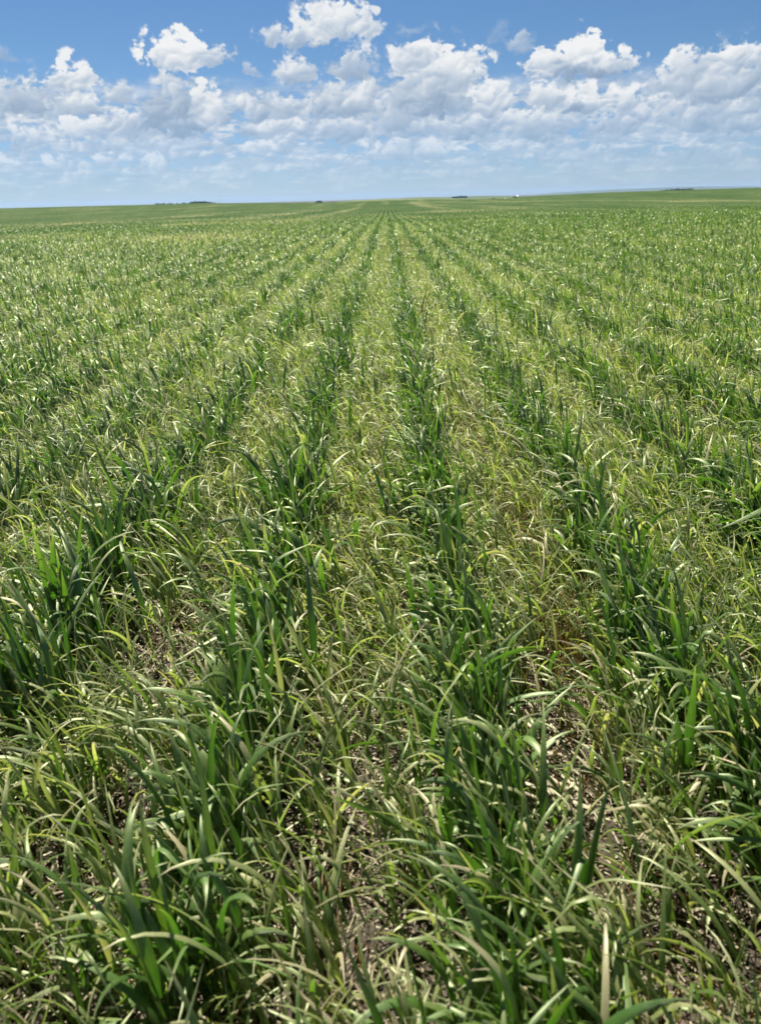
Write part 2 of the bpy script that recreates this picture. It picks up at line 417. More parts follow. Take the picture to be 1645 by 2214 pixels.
# how yellowed the crop is (0 green .. 1 straw), by place in the field
def pale(x, y):
    x = np.asarray(x, float); y = np.asarray(y, float)
    p = 0.45 * (vnoise(x / 0.9, y / 1.3, 31, 3) - 0.5) + 0.55 * (vnoise(x / 3.1 + 7, y / 9.0, 37, 2) - 0.5) * np.clip(np.hypot(x, y) / 8, 0, 1)
    p = p + 1.7 * (np.clip(vnoise(x / 1.9 + 3, y / 90.0, 41, 2) - 0.60, 0, 1) - 0.03) * np.clip((y - 12) / 20, 0, 1)
    for (cx, cy, rx, ry, a) in ((-3.7, 15.5, 1.7, 2.4, 0.85), (-8.5, 19, 2.5, 3, 0.45), (-6.0, 33, 4.5, 5, 0.55), (3.6, 24, 2.0, 1.5, 0.5), (9, 26, 2.5, 2, 0.3),
                                (-14, 46, 9, 3.0, 0.45), (5, 60, 4, 6, 0.4), (1.3, 36, 0.5, 5, 0.35)):
        p = p + a * np.exp(-((x - cx) / rx) ** 2 - ((y - cy) / ry) ** 2)
    # an old track crossing the right of the field
    q_ = (y - 159.0) + (x - 19.5) * (159.0 - 87.0) / (38.6 - 19.5)
    p = p + 0.55 * np.exp(-(q_ / 9.0) ** 2) * np.clip((x - 5) / 8, 0, 1)
    return p

# bare spots between the rows near the camera
BARE = [(-0.36, 1.04, .09, .11), (-0.33, 1.20, .09, .06), (0.225, 0.80, .075, .14), (0.24, 0.66, .06, .06), (0.29, 1.02, .08, .09), (-0.36, 0.62, .08, .06),
        (0.02, 0.50, .06, .05), (0.28, 0.50, .07, .06), (-0.19, 0.70, .04, .05), (0.29, 1.5, .05, .1), (-0.35, 1.5, .05, .08), (0.57, 0.9, .05, .1)]
def bare(x, y):
    b = np.zeros_like(x)
    for (cx, cy, rx, ry) in BARE: b = np.maximum(b, np.exp(-((x - cx) / rx) ** 2 - ((y - cy) / ry) ** 2))
    return b

# ------------------------------------------------------------------ blades
SIZE = 0.80
WIND = math.pi - 0.28      # the crop leans this way (leftwards, a little away)

def blade_mesh(root, phi, L, W, th0, th1, tone, nseg, across=2, p=1.25, curl=None, twist=None, fold=0.22, stemlike=False, uscale=None):
    """every blade is an arching strip. root (N,3); returns verts, faces, leaf attribute"""
    N = len(L); W = np.broadcast_to(W, (N,))
    s = np.linspace(0, 1, nseg + 1)
    curl = np.zeros(N) if curl is None else curl
    twist = np.zeros(N) if twist is None else twist
    pv_ = np.broadcast_to(p, (N,))
    bend = s[None] ** pv_[:, None]
    if not stemlike:        # some leaves hang from a sharp fold
        kr = np.random.default_rng(N)
        sk = kr.uniform(0.25, 0.7, N)[:, None]
        kk_ = np.clip((s[None] - sk) / 0.16, 0, 1); kk_ = kk_ * kk_ * (3 - 2 * kk_)
        bend = np.where((kr.random(N) < 0.22)[:, None], 0.15 * s[None] + 0.85 * kk_, bend)
    th = th0[:, None] + (th1 - th0)[:, None] * bend
    ph = phi[:, None] + curl[:, None] * s[None] ** 1.5
    dirs = np.stack([np.sin(th) * np.cos(ph), np.sin(th) * np.sin(ph), np.cos(th)], -1)
    step = (L / nseg)[:, None, None] * 0.5 * (dirs[:, 1:] + dirs[:, :-1])
    pts = np.concatenate([np.zeros((N, 1, 3)), np.cumsum(step, 1)], 1) + root[:, None, :]
    side = np.stack([-np.sin(ph), np.cos(ph), np.zeros_like(ph)], -1)
    nrm = np.cross(dirs, side)
    tw = twist[:, None] * s[None]
    sd = side * np.cos(tw)[..., None] + nrm * np.sin(tw)[..., None]
    nn = np.cross(dirs, sd)
    if stemlike: prof = 1 - 0.35 * s
    else: prof = np.minimum(1.0, 0.6 + s * 1.6) * np.clip(1 - s ** 2.2, 0, 1) ** 0.85
    w = W[:, None] * prof[None] * 0.5
    if across == 2:
        cols = [pts - sd * w[..., None], pts + sd * w[..., None]]; us = [0.0, 1.0]
    else:
        cols = [pts - sd * w[..., None], pts + nn * (w * fold * 2)[..., None], pts + sd * w[..., None]]; us = [0.0, 0.5, 1.0]
    V = np.stack(cols, 2)                                   # N, nseg+1, across, 3
    att = np.zeros(V.shape)
    att[..., 0] = tone[:, None, None]; att[..., 1] = s[None, :, None]; att[..., 2] = np.array(us)[None, None, :]
    b = (np.arange(N) * (nseg + 1) * across)[:, None, None]
    k = (np.arange(nseg) * across)[None, :, None]
    c = np.arange(across - 1)[None, None, :]
    i0 = b + k + c
    F = np.stack([i0, i0 + 1, i0 + 1 + across, i0 + across], -1).reshape(-1, 4)
    return V.reshape(-1, 3), F, att.reshape(-1, 3)

class Bin:
    def __init__(s): s.v, s.f, s.a, s.n = [], [], [], 0
    def add(s, v, f, a):
        s.v.append(v); s.f.append(f + s.n); s.a.append(a); s.n += len(v)
    def build(s, name, mat, parent=None, origin=None):
        v = np.concatenate(s.v)
        if origin is not None: v = v - np.array(origin)
        return mesh_obj(name, v, np.concatenate(s.f), mat, parent, True, {'leaf': np.concatenate(s.a)})

def pick(r, n, wind_share, spread):
    phi = r.uniform(0, 2 * math.pi, n)
    w = r.random(n) < wind_share
    return np.where(w, WIND + r.normal(0, spread, n), phi)

def row_tillers(r, x, y, z, k, leaves, stems, segs, across, grow=1.0, erect=0.24):
    """broad-leaved dark green wheat. k widens far blades so that they keep covering"""
    n = len(x); root = np.stack([x, y, z - 0.004], -1); k = k * SIZE
    vig = grow * SIZE * np.interp(y, [3, 8, 16, 30, 60], [1.0, 0.88, 0.78, 0.70, 0.60]) * (0.85 + 0.3 * vnoise(x * 3, y * 3, 77, 2))
    sl = r.uniform(0.08, 0.165, n) * vig; lean = np.abs(r.normal(0, 0.14, n)) + 0.03; ph = pick(r, n, 0.6, 0.6)
    pl = pale(x, y)
    tone = np.clip(0.37 + 0.09 * r.normal(0, 1, n) + 0.30 * pl, 0, 0.9)
    if stems is not None:
        stems.add(*blade_mesh(root, ph, sl, 0.0042 * k, lean, lean * 1.6, np.clip(tone + 0.18, 0, .6), 3, across, 1.0, stemlike=True, twist=r.uniform(-1, 1, n), fold=0.5))
    d0 = np.stack([np.sin(lean) * np.cos(ph), np.sin(lean) * np.sin(ph), np.cos(lean)], -1)
    for j, fr in enumerate((0.12, 0.42, 0.75, 1.0)):
        L = r.uniform(0.11, 0.215, n) * vig * (0.8 if j == 0 else 1); W = r.uniform(0.0065, 0.0135, n) * k
        rr = root + d0 * (sl * fr * 0.97)[:, None]
        pf = pick(r, n, 0.68, 0.7)
        kind = r.random(n)
        th0 = np.where(j == 3, r.uniform(0.0, 0.25, n), r.uniform(0.1, 0.42, n))
        th1 = np.where(kind < erect, th0 + r.uniform(0.1, 0.6, n), np.where(kind < 0.86, r.uniform(1.3, 2.1, n), r.uniform(2.1, 2.9, n)))
        tn = tone + r.normal(0, 0.07, n) + (0.12 if j == 0 else 0) + (r.random(n) < 0.07) * r.uniform(0.3, 0.7, n)
        leaves.add(*blade_mesh(rr, pf, L, W, th0, th1, np.clip(tn, 0, 1), segs, across, r.uniform(0.8, 2.6, n), r.normal(0, 0.35, n), r.normal(0, 0.9, n)))

def thin_tillers(r, x, y, z, k, leaves, stems, segs, across):
    """thin, yellowing plants between the rows"""
    n = len(x); root = np.stack([x, y, z - 0.004], -1); k = k * SIZE
    vig = SIZE * np.interp(y, [3, 8, 16, 30, 60], [1.0, 0.88, 0.78, 0.70, 0.60]) * (0.7 + 0.6 * vnoise(x * 2.2 + 4, y * 2.2, 78, 2))
    sl = r.uniform(0.045, 0.125, n) * vig; lean = np.abs(r.normal(0, 0.25, n)) + 0.05; ph = pick(r, n, 0.7, 0.7)
    pl = pale(x, y)
    tone = np.clip(0.66 - 0.05 * np.clip((1.5 - y) / 0.6, 0, 1) + 0.02 * np.exp(-(x / 2.5) ** 2) - 0.10 * np.clip((y - 9) / 16, 0, 1) + 0.12 * r.normal(0, 1, n) + 0.35 * pl, 0.2, 0.97)
    if stems is not None:
        stems.add(*blade_mesh(root, ph, sl, 0.0024 * k, lean, lean * 2.0, np.clip(tone - 0.05, 0, .8), 3, 2, 1.0, stemlike=True, twist=r.uniform(-1, 1, n)))
    d0 = np.stack([np.sin(lean) * np.cos(ph), np.sin(lean) * np.sin(ph), np.cos(lean)], -1)
    for j, fr in enumerate((0.35, 0.7, 1.0)):
        L = r.uniform(0.07, 0.185, n) * vig; W = r.uniform(0.003, 0.0085, n) * k * np.interp(y, [0.7, 1.2, 2.5], [1.15, 1.0, 1.0])
        rr = root + d0 * (sl * fr * 0.97)[:, None]
        pf = pick(r, n, 0.72, 0.7)
        th0 = r.uniform(0.1, 0.6, n)
        th1 = np.where(r.random(n) < 0.3, th0 + r.uniform(0.2, 0.8, n), r.uniform(1.2, 2.8, n))
        tn = tone + r.normal(0, 0.08, n) + (r.random(n) < 0.10) * 0.3
        leaves.add(*blade_mesh(rr, pf, L, W, th0, th1, np.clip(tn, 0, 1), segs, across, r.uniform(0.8, 2.6, n), r.normal(0, 0.6, n), r.normal(0, 1.3, n)))

def in_view(x, y, margin=0.45, slope=0.60):
    return np.abs(x) < margin + slope * np.maximum(y, 0)

# -- the nearest tufts of the rows, each a thing of its own
TUFTS = []      # row index, x, y, half length
ROWNAME = {-3: 'far left', -2: 'left edge', -1: 'left', 0: 'central', 1: 'right', 2: 'right edge', 3: 'far right'}
T_END = 1.62
for row in range(-3, 4):
    rx_ = ROW_X0 + row * ROW_S
    y_ = 0.34 + 0.05 * ((row * 7) % 3)
    while y_ < T_END - 0.06:
        hl = rng.uniform(0.05, 0.085)
        if abs(rx_ - 0.01) < 0.14 + 0.53 * y_ and not (row == -1 and abs(y_ + hl - 0.75) < 0.05):
            TUFTS.append((row, rx_ + rng.normal(0, 0.008), y_ + hl, hl))
        y_ += hl * 2 + rng.uniform(0.01, 0.04)

def zground(x, y):
    return terrain(x, y) + clods(x, y)

ORD = ['first', 'second', 'third', 'fourth', 'fifth', 'sixth', 'seventh', 'eighth', 'ninth', 'tenth', 'eleventh', 'twelfth', 'thirteenth']
count = {}
for (row, tx, ty, hl) in TUFTS:
    k_ = count.get(row, 0); count[row] = k_ + 1
    n = int(hl * 2 * 250)
    r = np.random.default_rng(1000 + row * 50 + k_)
    x = tx + r.normal(0, 1, n) * np.where(r.random(n) < 0.80, 0.020, 0.050); y = ty + np.clip(r.normal(0, 0.55, n), -1.1, 1.1) * hl
    lv, st = Bin(), Bin()
    row_tillers(r, x, y, zground(x, y), 1.12, lv, st, 11, 3, 1.04, 0.36)
    if row == 0 and abs(ty - 0.76) <= hl + 0.03:      # the broad leaves that arch out of the central row near the camera
        for (bx, by, ph_, L_, W_, a0, a1, pp) in ((0.135, 0.75, -1.35, 0.215, 0.0165, 0.03, 2.9, 2.6), (0.12, 0.70, 2.9, 0.17, 0.015, 0.25, 2.1, 1.5), (0.14, 0.78, 0.5, 0.16, 0.012, 0.25, 1.3, 1.2),
                                                  (0.10, 0.74, 3.3, 0.19, 0.014, 0.15, 1.7, 1.4), (0.11, 0.80, 2.6, 0.20, 0.013, 0.1, 1.2, 1.1)):
            ar = lambda v: np.array([v])
            lv.add(*blade_mesh(np.array([[bx, by, 0.02]]), ar(ph_), ar(L_), ar(W_), ar(a0), ar(a1), ar(0.40), 14, 3, pp, ar(0.1), ar(0.4)))
    e = bpy.data.objects.new('wheat_tuft', None); C.objects.link(e)
    e.location = (tx, ty, 0)
    lab = '%s dark green wheat tuft from the bottom of the %s row' % (ORD[k_], ROWNAME[row])
    tag(e, lab, 'wheat tuft', 'wheat tufts standing in the nearest drill rows')
    lv.build('foliage', MAT_LEAF, e, (tx, ty, 0)); st.build('stalk_bunch', MAT_LEAF, e, (tx, ty, 0))

# -- the rest of the drilled rows, thinner plants between them
def scatter_rows(r, y0, y1, per_m, kf):
    out_x, out_y = [], []
    half = 0.45 + 0.60 * y1
    for row in range(int((-half - ROW_X0) / ROW_S), int((half - ROW_X0) / ROW_S) + 1):
        n = int((y1 - y0) * per_m)
        yy = r.uniform(y0, y1, n)
        xx = ROW_X0 + row * ROW_S + r.normal(0, 1, n) * np.where(r.random(n) < np.interp(yy, [2, 3.5, 8], [0.80, 0.78, 0.92]), np.interp(yy, [1.6, 3], [0.020, 0.027]), 0.07) + 0.02 * (vnoise(yy * 0.6, yy * 0 + row, 55, 2) - 0.5)
        out_x.append(xx); out_y.append(yy)
    x = np.concatenate(out_x); y = np.concatenate(out_y)
    keep = in_view(x, y) & (r.random(len(x)) < 0.6 + 0.7 * vnoise(x * 2.0, y * 2.6, 61, 2))
    return x[keep], y[keep]
def scatter_area(r, y0, y1, per_m2, margin=0.45):
    half = margin + 0.60 * y1
    n = int(2 * half * (y1 - y0) * per_m2)
    x = r.uniform(-half, half, n); y = r.uniform(y0, y1, n)
    keep = in_view(x, y, margin) & (r.random(n) > bare(x, y) * 1.05) & (r.random(n) < 0.25 + 1.2 * vnoise(x * 2.4 + 9, y * 2.4, 67, 2))
    return x[keep], y[keep]

rowL, rowS, thinL, thinS = Bin(), Bin(), Bin(), Bin()
#        y0    y1   row/m  area/m2   k   segs across
BANDS = [(0.05, 1.62, 0, 3500, 1.0, 8, 3),
         (1.62, 2.6, 185, 3400, 1.0, 7, 3),
         (2.6, 4.5, 170, 3100, 1.0, 5, 2),
         (4.5, 8.0, 135, 2800, 1.0, 4, 2),
         (8.0, 14.0, 76, 1650, 1.25, 3, 2),
         (14.0, 26.0, 36, 640, 1.75, 2, 2),
         (26.0, 48.0, 10, 160, 2.8, 2, 2),
         (48.0, 90.0, 1.4, 26, 4.2, 2, 2)]
for bi, (y0, y1, pm, pa, k, sg, ac) in enumerate(BANDS):
    r = np.random.default_rng(500 + bi)
    if pm:
        x, y = scatter_rows(r, y0, y1, pm, k)
        row_tillers(r, x, y, zground(x, y), k, rowL, rowS if y1 < 9 else None, sg, ac, np.interp(y, [1.62, 3.4], [1.04, 1.0]), np.interp(y, [1.62, 3.4], [0.36, 0.26]))
    if y0 < 1:      # row plants of the strip behind and beside the nearest tufts, outside the picture
        x, y = scatter_rows(r, 0.05, T_END, 130, k)
        kk = np.abs(x - 0.01) > 0.14 + 0.53 * y
        kk |= y < 0.34
        x, y = x[kk], y[kk]
        row_tillers(r, x, y, zground(x, y), k, rowL, rowS, 8, 3)
    if pa:
        x, y = scatter_area(r, y0, y1, pa)
        if y0 >= 90:
            row_tillers(r, x, y, zground(x, y), k, rowL, None, sg, ac)
        else:
            off = np.abs((x - ROW_X0 + ROW_S / 2) % ROW_S - ROW_S / 2)
            kk = r.random(len(x)) < np.clip((off - 0.016) / 0.05, 0.08, 1)
            x, y = x[kk], y[kk]
            thin_tillers(r, x, y, zground(x, y), k, thinL, thinS if y1 < 9 else None, sg, ac)
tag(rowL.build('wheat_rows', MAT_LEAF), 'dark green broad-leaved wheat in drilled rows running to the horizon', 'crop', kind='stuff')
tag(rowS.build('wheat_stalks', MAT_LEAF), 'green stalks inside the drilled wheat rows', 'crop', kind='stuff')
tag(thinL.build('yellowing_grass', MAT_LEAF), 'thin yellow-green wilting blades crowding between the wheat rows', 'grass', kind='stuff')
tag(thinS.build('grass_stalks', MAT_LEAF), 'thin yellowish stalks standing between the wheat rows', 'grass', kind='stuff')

# -- straw litter on the soil, standing dry stubble in the pale patches
r = np.random.default_rng(91)
lit = Bin()
for (y0, y1, dens, kk) in ((0.05, 1.7, 13000, 1.0), (1.7, 3.2, 3000, 1.4), (3.2, 7, 350, 2.6)):
    half = 0.4 + 0.6 * y1; n = int(2 * half * (y1 - y0) * dens)
    x = r.uniform(-half, half, n); y = r.uniform(y0, y1, n); kp = in_view(x, y); x, y = x[kp], y[kp]; n = len(x)
    z = zground(x, y) + r.uniform(0.002, 0.016, n)
    L = r.exponential(0.014, n).clip(0.004, 0.09) * kk; big_ = r.random(n) < 0.02; L = np.where(big_, r.uniform(0.05, 0.13, n), L)
    W = r.uniform(0.0014, 0.0036, n) * kk
    lit.add(*blade_mesh(np.stack([x, y, z], -1), r.uniform(0, 6.28, n), L, W, r.normal(1.57, 0.15, n), r.normal(1.62, 0.25, n), r.beta(2.0, 1.5, n), 2, 3, 1.0, r.normal(0, 0.4, n), r.normal(0, 0.8, n), 0.45, True))
for (cx, cy, nn, sp) in ((0.215, 0.80, 16, 0.05), (-0.36, 1.05, 8, 0.08), (0.30, 1.03, 6, 0.06)):      # long stubble pieces on the bare spots
    x = cx + r.normal(0, sp * 0.5, nn); y = cy + r.normal(0, sp, nn)
    lit.add(*blade_mesh(np.stack([x, y, zground(x, y) + 0.012], -1), r.normal(2.2, 0.35, nn), r.uniform(0.06, 0.14, nn), r.uniform(0.0025, 0.005, nn), r.normal(1.5, 0.05, nn), r.normal(1.6, 0.05, nn), r.uniform(0.6, 1, nn), 3, 3, 1.0, r.normal(0, 0.1, nn), r.normal(0, 0.3, nn), 0.9, True))
tag(lit.build('straw_litter', MAT_DRY), 'broken pale straw and chaff lying on the soil', 'straw', kind='stuff')
rus = Bin()
for (y0, y1, dens, kk) in ((0.05, 2.6, 1500, 1.0), (2.6, 6, 1100, 1.2), (6, 14, 200, 1.7)):
    half = 0.4 + 0.6 * y1; n = int(2 * half * (y1 - y0) * dens)
    x = r.uniform(-half, half, n); y = r.uniform(y0, y1, n)
    off = np.abs((x - ROW_X0 + ROW_S / 2) % ROW_S - ROW_S / 2)
    kp = in_view(x, y) & (off > 0.05) & (r.random(n) < 0.15 + 1.3 * np.clip(vnoise(x * 1.7 + 3, y * 1.2, 88, 2) - 0.35, 0, 1) + 0.9 * (np.abs(x - 0.29) < 0.12) * (y < 8)); x, y = x[kp], y[kp]; n = len(x)
    rus.add(*blade_mesh(np.stack([x, y, zground(x, y)], -1), pick(r, n, 0.5, 1.0), r.uniform(0.05, 0.14, n), r.uniform(0.0014, 0.0032, n) * kk, r.uniform(0, 0.5, n), r.uniform(0.4, 2.6, n), r.uniform(0, 1, n), 5, 2, 1.5, r.normal(0, 0.8, n), r.normal(0, 2, n)))
for (y0, y1, nn, kk) in ((0.95, 2.6, 1500, 1.0), (2.6, 6.0, 2200, 1.1), (6, 14, 1800, 1.6)):
    for (cx, sg) in ((0.265, 0.055), (-0.04, 0.05)):
        n = nn if cx > 0 else nn // 4
        y = r.uniform(y0, y1, n); x = cx + r.normal(0, sg, n) + 0.0 * y; kp = r.random(n) < 0.3 + vnoise(x * 6, y * 3, 17, 2); x, y = x[kp], y[kp]; n = len(x)
        rus.add(*blade_mesh(np.stack([x, y, zground(x, y)], -1), pick(r, n, 0.6, 0.8), r.uniform(0.07, 0.165, n), r.uniform(0.0014, 0.0026, n) * kk, r.uniform(0, 0.25, n), r.uniform(0.2, 1.3, n), r.beta(2, 2, n), 5, 2, 1.8, r.normal(0, 0.5, n), r.normal(0, 1.5, n)))
tag(rus.build('withered_blades', MAT_RUST), 'thin rusty brown withered blades scattered low between the rows', 'grass', kind='stuff')
stb = Bin()
for (y0, y1, dens, kk) in ((10, 24, 90, 2.2), (24, 60, 18.0, 4.5), (60, 180, 2.0, 11.0)):
    half = 0.4 + 0.6 * y1; n = int(2 * half * (y1 - y0) * dens)
    x = r.uniform(-half, half, n); y = r.uniform(y0, y1, n)
    kp = in_view(x, y) & (r.random(n) < np.clip(pale(x, y) * 1.3 - 0.28, 0, 1) * np.interp(y, [20, 60], [1, 0.4])); x, y = x[kp], y[kp]; n = len(x)
    stb.add(*blade_mesh(np.stack([x, y, zground(x, y)], -1), pick(r, n, 0.5, 0.8), r.uniform(0.14, 0.30, n), r.uniform(0.0025, 0.005, n) * kk, r.uniform(0, 0.3, n), r.uniform(0.2, 1.6, n), r.uniform(0.45, 1, n), 3, 2, 1.5, r.normal(0, 0.4, n), r.normal(0, 1, n)))
tag(stb.build('dry_stubble', MAT_DRY), 'pale dry stalks standing in patches of the field', 'stubble', kind='stuff')

# ------------------------------------------------------------------ closed canopy of the far field
rad = [13.0]
while rad[-1] < 1600: rad.append(rad[-1] * 1.012 + 0.02)
rad = np.array(rad); azs = np.radians(np.arange(-48, 48.01, 0.16))
RR, AA = np.meshgrid(rad, azs, indexing='ij')
gx, gy = RR * np.sin(AA), RR * np.cos(AA)
lift = np.interp(RR, [13, 17, 22, 30, 50, 100, 430], [-0.03, 0.02, 0.05, 0.075, 0.10, 0.13, 0.14])
gz = terrain(gx, gy) + lift + (rng.random(RR.shape) - 0.5) * np.clip(RR * 0.0012, 0.02, 0.06)
nr, na = RR.shape
V = np.stack([gx, gy, gz], -1).reshape(-1, 3)
i_, j_ = np.meshgrid(np.arange(nr - 1), np.arange(na - 1), indexing='ij')
Q = np.stack([i_ * na + j_, i_ * na + j_ + 1, (i_ + 1) * na + j_ + 1, (i_ + 1) * na + j_], -1).reshape(-1, 4)
MAT_CAN, t_ = new_mat('far_canopy')
P_ = position()
sp = t_.nodes.new('ShaderNodeSeparateXYZ'); t_.links.new(P_, sp.inputs[0])
px_, py_ = G(sp.outputs[0]), G(sp.outputs[1])
pa_ = G(attr('pale', 'Fac'))
rows_ = G.m('COSINE', (px_ - ROW_X0) * (2 * math.pi / ROW_S))
nf = noise(P_, 5.0, 5, 0.7) - 0.5
nm = noise(P_, 0.9, 4, 0.6) - 0.5
tt = madd(pa_, 0.60, 0.47) + nf * 0.45 + nm * 0.3 - rows_ * 0.24
output(principled(ramp_node(tt, [(0.0, (0.010, 0.028, 0.007)), (0.3, (0.022, 0.052, 0.012)), (0.55, (0.044, 0.080, 0.021)), (0.8, (0.105, 0.125, 0.052)), (1.0, (0.23, 0.20, 0.11))]), 0.9, 0.05))
can = mesh_obj('far_crop', V, Q, MAT_CAN, None, False, {'pale': pale(gx, gy).ravel()})
tag(can, 'distant green crop closing over the rolling field up to its crest', 'crop', kind='stuff')

# ------------------------------------------------------------------ far ridges
def simple_mat(name, stops, scale, rough=0.9, detail=4):
    m, t = new_mat(name)
    output(principled(ramp_node(noise(position(), scale, detail, 0.6), stops), rough, 0.2)); return m
MAT_HILL = simple_mat('pasture', [(0.3, (0.030, 0.060, 0.018)), (0.5, (0.050, 0.080, 0.025)), (0.7, (0.085, 0.105, 0.040))], 0.006)
MAT_RAPE = simple_mat('pale_crop', [(0.3, (0.10, 0.125, 0.040)), (0.7, (0.16, 0.175, 0.065))], 0.01)
MAT_BLUE = simple_mat('far_hill', [(0.3, (0.028, 0.050, 0.040)), (0.7, (0.06, 0.085, 0.055))], 0.002)  # forest colour shifted towards blue, painting in part of the air haze

def ridge(name, mat, label, az_pts, top_pts, dist, depth, base, seed):
    """a long low hill: top_pts are crest heights (m) at azimuths az_pts (deg), at distance dist"""
    az = np.radians(np.linspace(az_pts[0], az_pts[-1], 220)); azd = np.degrees(az)
    top = np.interp(azd, az_pts, top_pts) + (vnoise(azd * 2.2, azd * 0 + seed, seed, 3) - 0.5) * dist * 0.0007
    edge_ = np.clip(np.minimum(azd - az_pts[0], az_pts[-1] - azd) / 1.0, 0, 1)
    top = base + (top - base) * edge_ ** 0.6
    prof = np.array([0, 0.25, 0.5, 0.75, 0.92, 1.0, 0.9, 0.5, 0.0])
    off = np.array([-0.5, -0.38, -0.26, -0.14, -0.05, 0.0, 0.12, 0.35, 0.6])
    V, n = [], len(az)
    for p_, o_ in zip(prof, off):
        d = dist + depth * o_ + 0 * az
        V.append(np.stack([d * np.sin(az), d * np.cos(az), base + (top - base) * p_], -1))
    V = np.concatenate(V)
    i_, j_ = np.meshgrid(np.arange(len(prof) - 1), np.arange(n - 1), indexing='ij')
    Q = np.stack([i_ * n + j_, i_ * n + j_ + 1, (i_ + 1) * n + j_ + 1, (i_ + 1) * n + j_], -1).reshape(-1, 4)
    return tag(mesh_obj(name, V, Q, mat), label, kind='structure')
def hz(p, d): return CAM_H + d * p / PXR       # height seen p units above eye level at distance d
ridge('pale_field_rise', MAT_RAPE, 'pale yellow-green field on the next rise', [-3.4, -1.5, 0, 2, 4.2, 6], [hz(-4.6, 900), hz(-4.0, 900), hz(-3.4, 900), hz(-4.0, 900), hz(-5.2, 900), hz(-8, 900)], 900, 500, -9, 5)
ridge('green_hill', MAT_HILL, 'green pasture hill behind the crest', [-4.5, -2.5, 0, 2, 4.5, 7, 10, 14, 22, 28], [hz(-6, 2200), hz(-3.4, 2200), hz(-1.8, 2200), hz(-1.2, 2200), hz(-1.8, 2200), hz(-1.6, 2200), hz(-4.0, 2200), hz(-4.0, 2200), hz(-3.0, 2200), hz(-5, 2200)], 2200, 1400, -14, 9)
ridge('blue_hill', MAT_BLUE, 'distant blue hills low on the horizon', [9.5, 11.4, 13, 15, 17.4, 19, 21, 23, 26], [hz(-2, 9000), hz(0.8, 9000), hz(2.6, 9000), hz(3.8, 9000), hz(4.6, 9000), hz(5.0, 9000), hz(4.4, 9000), hz(2.8, 9000), hz(-1, 9000)], 9000, 3500, -30, 13)

# ------------------------------------------------------------------ trees, bushes, small buildings far off
MAT_FOL = simple_mat('tree_leaves', [(0.3, (0.020, 0.040, 0.016)), (0.6, (0.045, 0.075, 0.025))], 0.9)
MAT_BARK = simple_mat('bark', [(0.3, (0.05, 0.04, 0.03)), (0.7, (0.12, 0.10, 0.08))], 3.0)
MAT_WHITE = simple_mat('white_steel', [(0.3, (0.72, 0.73, 0.73)), (0.7, (0.82, 0.82, 0.81))], 2.0, 0.4)
MAT_DARK = simple_mat('dark_cladding', [(0.3, (0.035, 0.038, 0.04)), (0.7, (0.07, 0.07, 0.07))], 1.0, 0.7)
MAT_GREY = simple_mat('weathered_steel', [(0.3, (0.22, 0.23, 0.24)), (0.7, (0.32, 0.33, 0.34))], 1.0, 0.5)

def tube(p0, p1, r0, r1, n=8):
    p0, p1 = Vector(p0), Vector(p1); d = (p1 - p0).normalized()
    a = d.orthogonal().normalized(); b = d.cross(a)
    V = []
    for p_, r_ in ((p0, r0), (p1, r1)):
        for k in range(n):
            t = 2 * math.pi * k / n; V.append(p_ + (a * math.cos(t) + b * math.sin(t)) * r_)
    F = [(k, (k + 1) % n, n + (k + 1) % n, n + k) for k in range(n)] + [tuple(range(n))[::-1], tuple(range(n, 2 * n))]
    return V, F
def joined(name, pieces, mat, parent):
    V, F = [], []
    for v, f in pieces:
        o = len(V); V += [tuple(q) for q in v]; F += [tuple(i + o for i in g) for g in f]
    me = bpy.data.meshes.new(name); me.from_pydata(V, [], F); me.materials.append(mat)
    ob = bpy.data.objects.new(name, me); C.objects.link(ob); ob.parent = parent
    return ob
def box(x0, x1, y0, y1, z0, z1):
    V = [(x, y, z) for x in (x0, x1) for y in (y0, y1) for z in (z0, z1)]
    return V, [(0, 1, 3, 2), (4, 6, 7, 5), (0, 4, 5, 1), (2, 3, 7, 6), (0, 2, 6, 4), (1, 5, 7, 3)]
def place(name, az_deg, d, z, label, cat, group=None):
    a = math.radians(az_deg)
    e = bpy.data.objects.new(name, None); C.objects.link(e)
    e.location = (d * math.sin(a), d * math.cos(a), z); e.rotation_euler = (0, 0, -a)
    return tag(e, label, cat, group)
def ground_at(az_deg, d):
    a = math.radians(az_deg); return float(terrain(d * math.sin(a), d * math.cos(a)))

